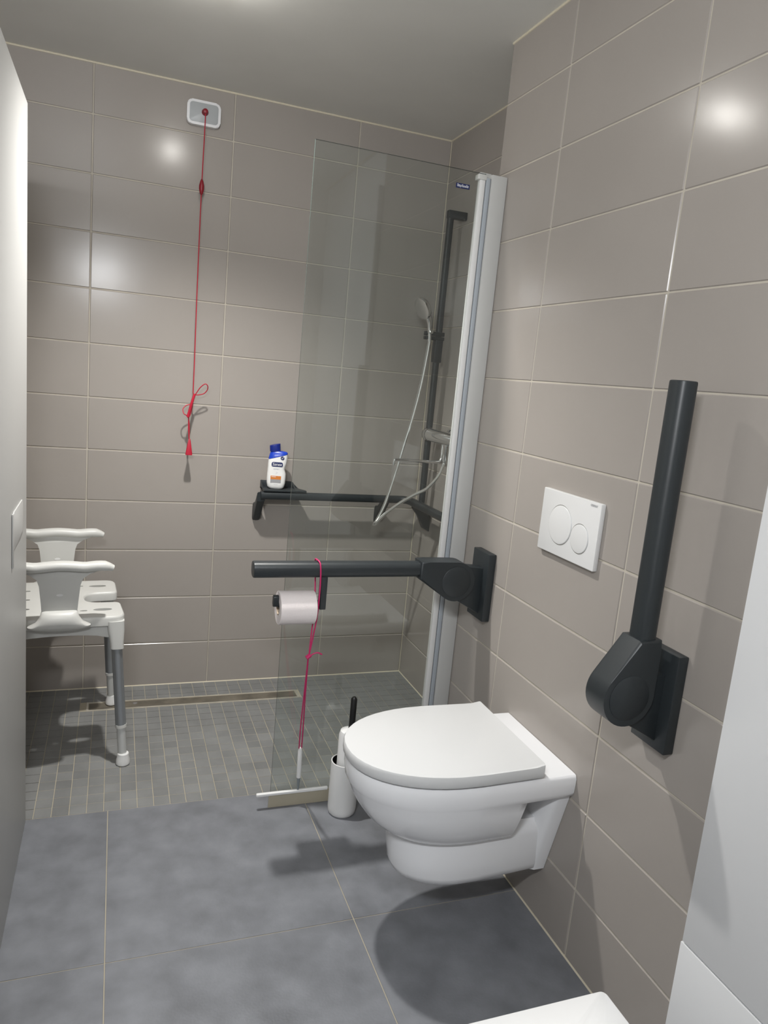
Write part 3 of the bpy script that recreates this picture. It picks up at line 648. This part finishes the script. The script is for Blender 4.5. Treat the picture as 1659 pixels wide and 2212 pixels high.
# paper holder hanging under the lowered rail
HZ = 0.7275
bm = NB(); box(bm, -0.750, -0.732, -1.143, -1.117, 0.712, 0.815, 0.002); ph = obj('paper_holder', bm, 'anthracite', g1)
bm = NB(); sweep(bm, [(-0.748, -1.130, HZ), (-0.868, -1.130, HZ)], 0.010, 16); obj('spindle', bm, 'anthracite', ph)
bm = NB(); prism(bm, rrect(-1.139, -1.121, HZ-0.006, HZ+0.026, 0.005), 'yz', -0.882, -0.866, 0.003); obj('spindle_stop', bm, 'anthracite', ph)
t = thing('toilet_paper_roll', 'white toilet paper roll hanging from the lowered grab rail', 'paper roll', (-0.813, -1.13, HZ))
cz = HZ-0.0105
bm = NB(); ro, ri = 0.0475, 0.0215; 
lathe(bm, [(ri, -0.7645), (ro-0.0015, -0.7645), (ro, -0.766), (ro, -0.8655), (ro-0.0015, -0.867), (ri, -0.867), (ri, -0.7645)], (0, -1.130, cz), 'x', 48, False, False); bmesh.ops.remove_doubles(bm, verts=bm.verts, dist=1e-6); obj('paper', bm, 'paper', t)
bm = NB(); lathe(bm, [(ri-0.0012, -0.7645), (ri-0.0002, -0.7645), (ri-0.0002, -0.867), (ri-0.0012, -0.867), (ri-0.0012, -0.7645)], (0, -1.130, cz), 'x', 32, False, False); bmesh.ops.remove_doubles(bm, verts=bm.verts, dist=1e-6); obj('core', bm, 'cardboard', t)

# pink cord over the rail and the squeegee tied to it
t_c = NB()
ry, rz = -1.130, 0.829
over = [(-0.768, ry-0.004, 0.572), (-0.7615, ry-0.012, 0.64), (-0.7575, ry-0.021, 0.70), (-0.7575, ry-0.0270, 0.78), (-0.7590, ry-0.0270, rz), (-0.7610, ry-0.0200, rz+0.0225), (-0.7640, ry, rz+0.0265), (-0.7645, ry+0.0200, rz+0.0225), (-0.7620, ry+0.0270, rz), (-0.7575, ry+0.0265, 0.78), (-0.7575, ry+0.015, 0.70), (-0.7635, ry+0.004, 0.64), (-0.768, ry-0.004, 0.572)]
sweep(t_c, smooth(over, 5), 0.0021, 8)
sq_top = Vector((-0.7335, -0.992, 0.204))
for dx in (-0.004, 0.004):
    sweep(t_c, smooth([(-0.770, ry-0.005, 0.570), (-0.757+dx*0.5, -1.08, 0.42), (-0.744+dx, -1.03, 0.30), (sq_top.x+dx, sq_top.y, sq_top.z)], 4), 0.0021, 8)
sweep(t_c, [(-0.776, ry-0.006, 0.566), (-0.764, ry-0.004, 0.574)], 0.0065, 8)
sweep(t_c, smooth([(-0.768, ry-0.006, 0.570), (-0.756, ry-0.010, 0.580), (-0.744, ry-0.012, 0.583), (-0.732, ry-0.012, 0.577)], 4), 0.0022, 8)
o = obj('pink_cord', t_c, 'pink'); tag(o, 'pink cord looped over the lowered grab rail down to the squeegee', 'cord')
t = thing('squeegee', 'small white squeegee standing on the floor against the glass', 'squeegee', (-0.74, -0.985, 0))
bm = NB(); sweep(bm, [(-0.7335, -0.992, 0.206), (-0.733, -0.991, 0.195), (-0.7315, -0.989, 0.15), (-0.730, -0.986, 0.10)], [0.004, 0.0068, 0.0075, 0.0072], 14); obj('handle', bm, 'plastic_white', t)
bm = NB(); sweep(bm, [(-0.730, -0.986, 0.102), (-0.7295, -0.984, 0.075), (-0.729, -0.983, 0.054)], [0.0055, 0.0045, 0.0032], 10); obj('neck', bm, 'squeegee_grey', t)
bm = NB(); sweep(bm, [(-0.862, -0.983, 0.050), (-0.860, -0.983, 0.050), (-0.632, -0.983, 0.050), (-0.630, -0.983, 0.050)], [0.7, 1, 1, 0.7], sec=[(a*0.006, b*0.0055) for a, b in circ(12, 3)], up=(0, 0, 1)); obj('head', bm, 'plastic_white', t)
bm = NB(); prism(bm, [(-0.9855, 0.0475), (-0.980, 0.0475), (-0.9795, 0.001), (-0.982, 0.001)], 'yz', -0.822, -0.618); obj('rubber_blade', bm, 'cream', t)

# ------------------------------------------------------------------ toilet brush
bx, by = -0.597, -1.045
t = thing('brush_holder', 'white toilet brush holder on the floor behind the toilet', 'brush holder', (bx, by, 0))
bm = NB(); lathe(bm, [(0.002, 0.0), (0.038, 0.0), (0.0435, 0.006), (0.0455, 0.02), (0.0455, 0.178), (0.0425, 0.178), (0.0425, 0.02), (0.002, 0.018)], (bx, by, 0), 'z', 36); obj('cup', bm, 'plastic_white', t)
bm = NB(); lathe(bm, [(0.0424, 0.100), (0.0424, 0.1765), (0.0415, 0.1765), (0.0415, 0.100)], (bx, by, 0), 'z', 36, False, False); obj('dark_interior', bm, 'black', t)  # black ring that makes the inside of the open cup dark
t = thing('toilet_brush', 'white and black toilet brush standing in the holder', 'brush', (bx+0.006, by, 0.02))
bm = NB(); lathe(bm, [(0.030, 0.020), (0.034, 0.03), (0.034, 0.10), (0.034, 0.265), (0.030, 0.279), (0.016, 0.286), (0.002, 0.287)], (bx+0.006, by, 0), 'z', 32); obj('splash_cover', bm, 'plastic_white', t)
bm = NB(); lathe(bm, [(0.0105, 0.284), (0.0098, 0.30), (0.0098, 0.385), (0.005, 0.392), (0.001, 0.393)], (bx+0.010, by, 0), 'z', 16); obj('handle', bm, 'black', t)
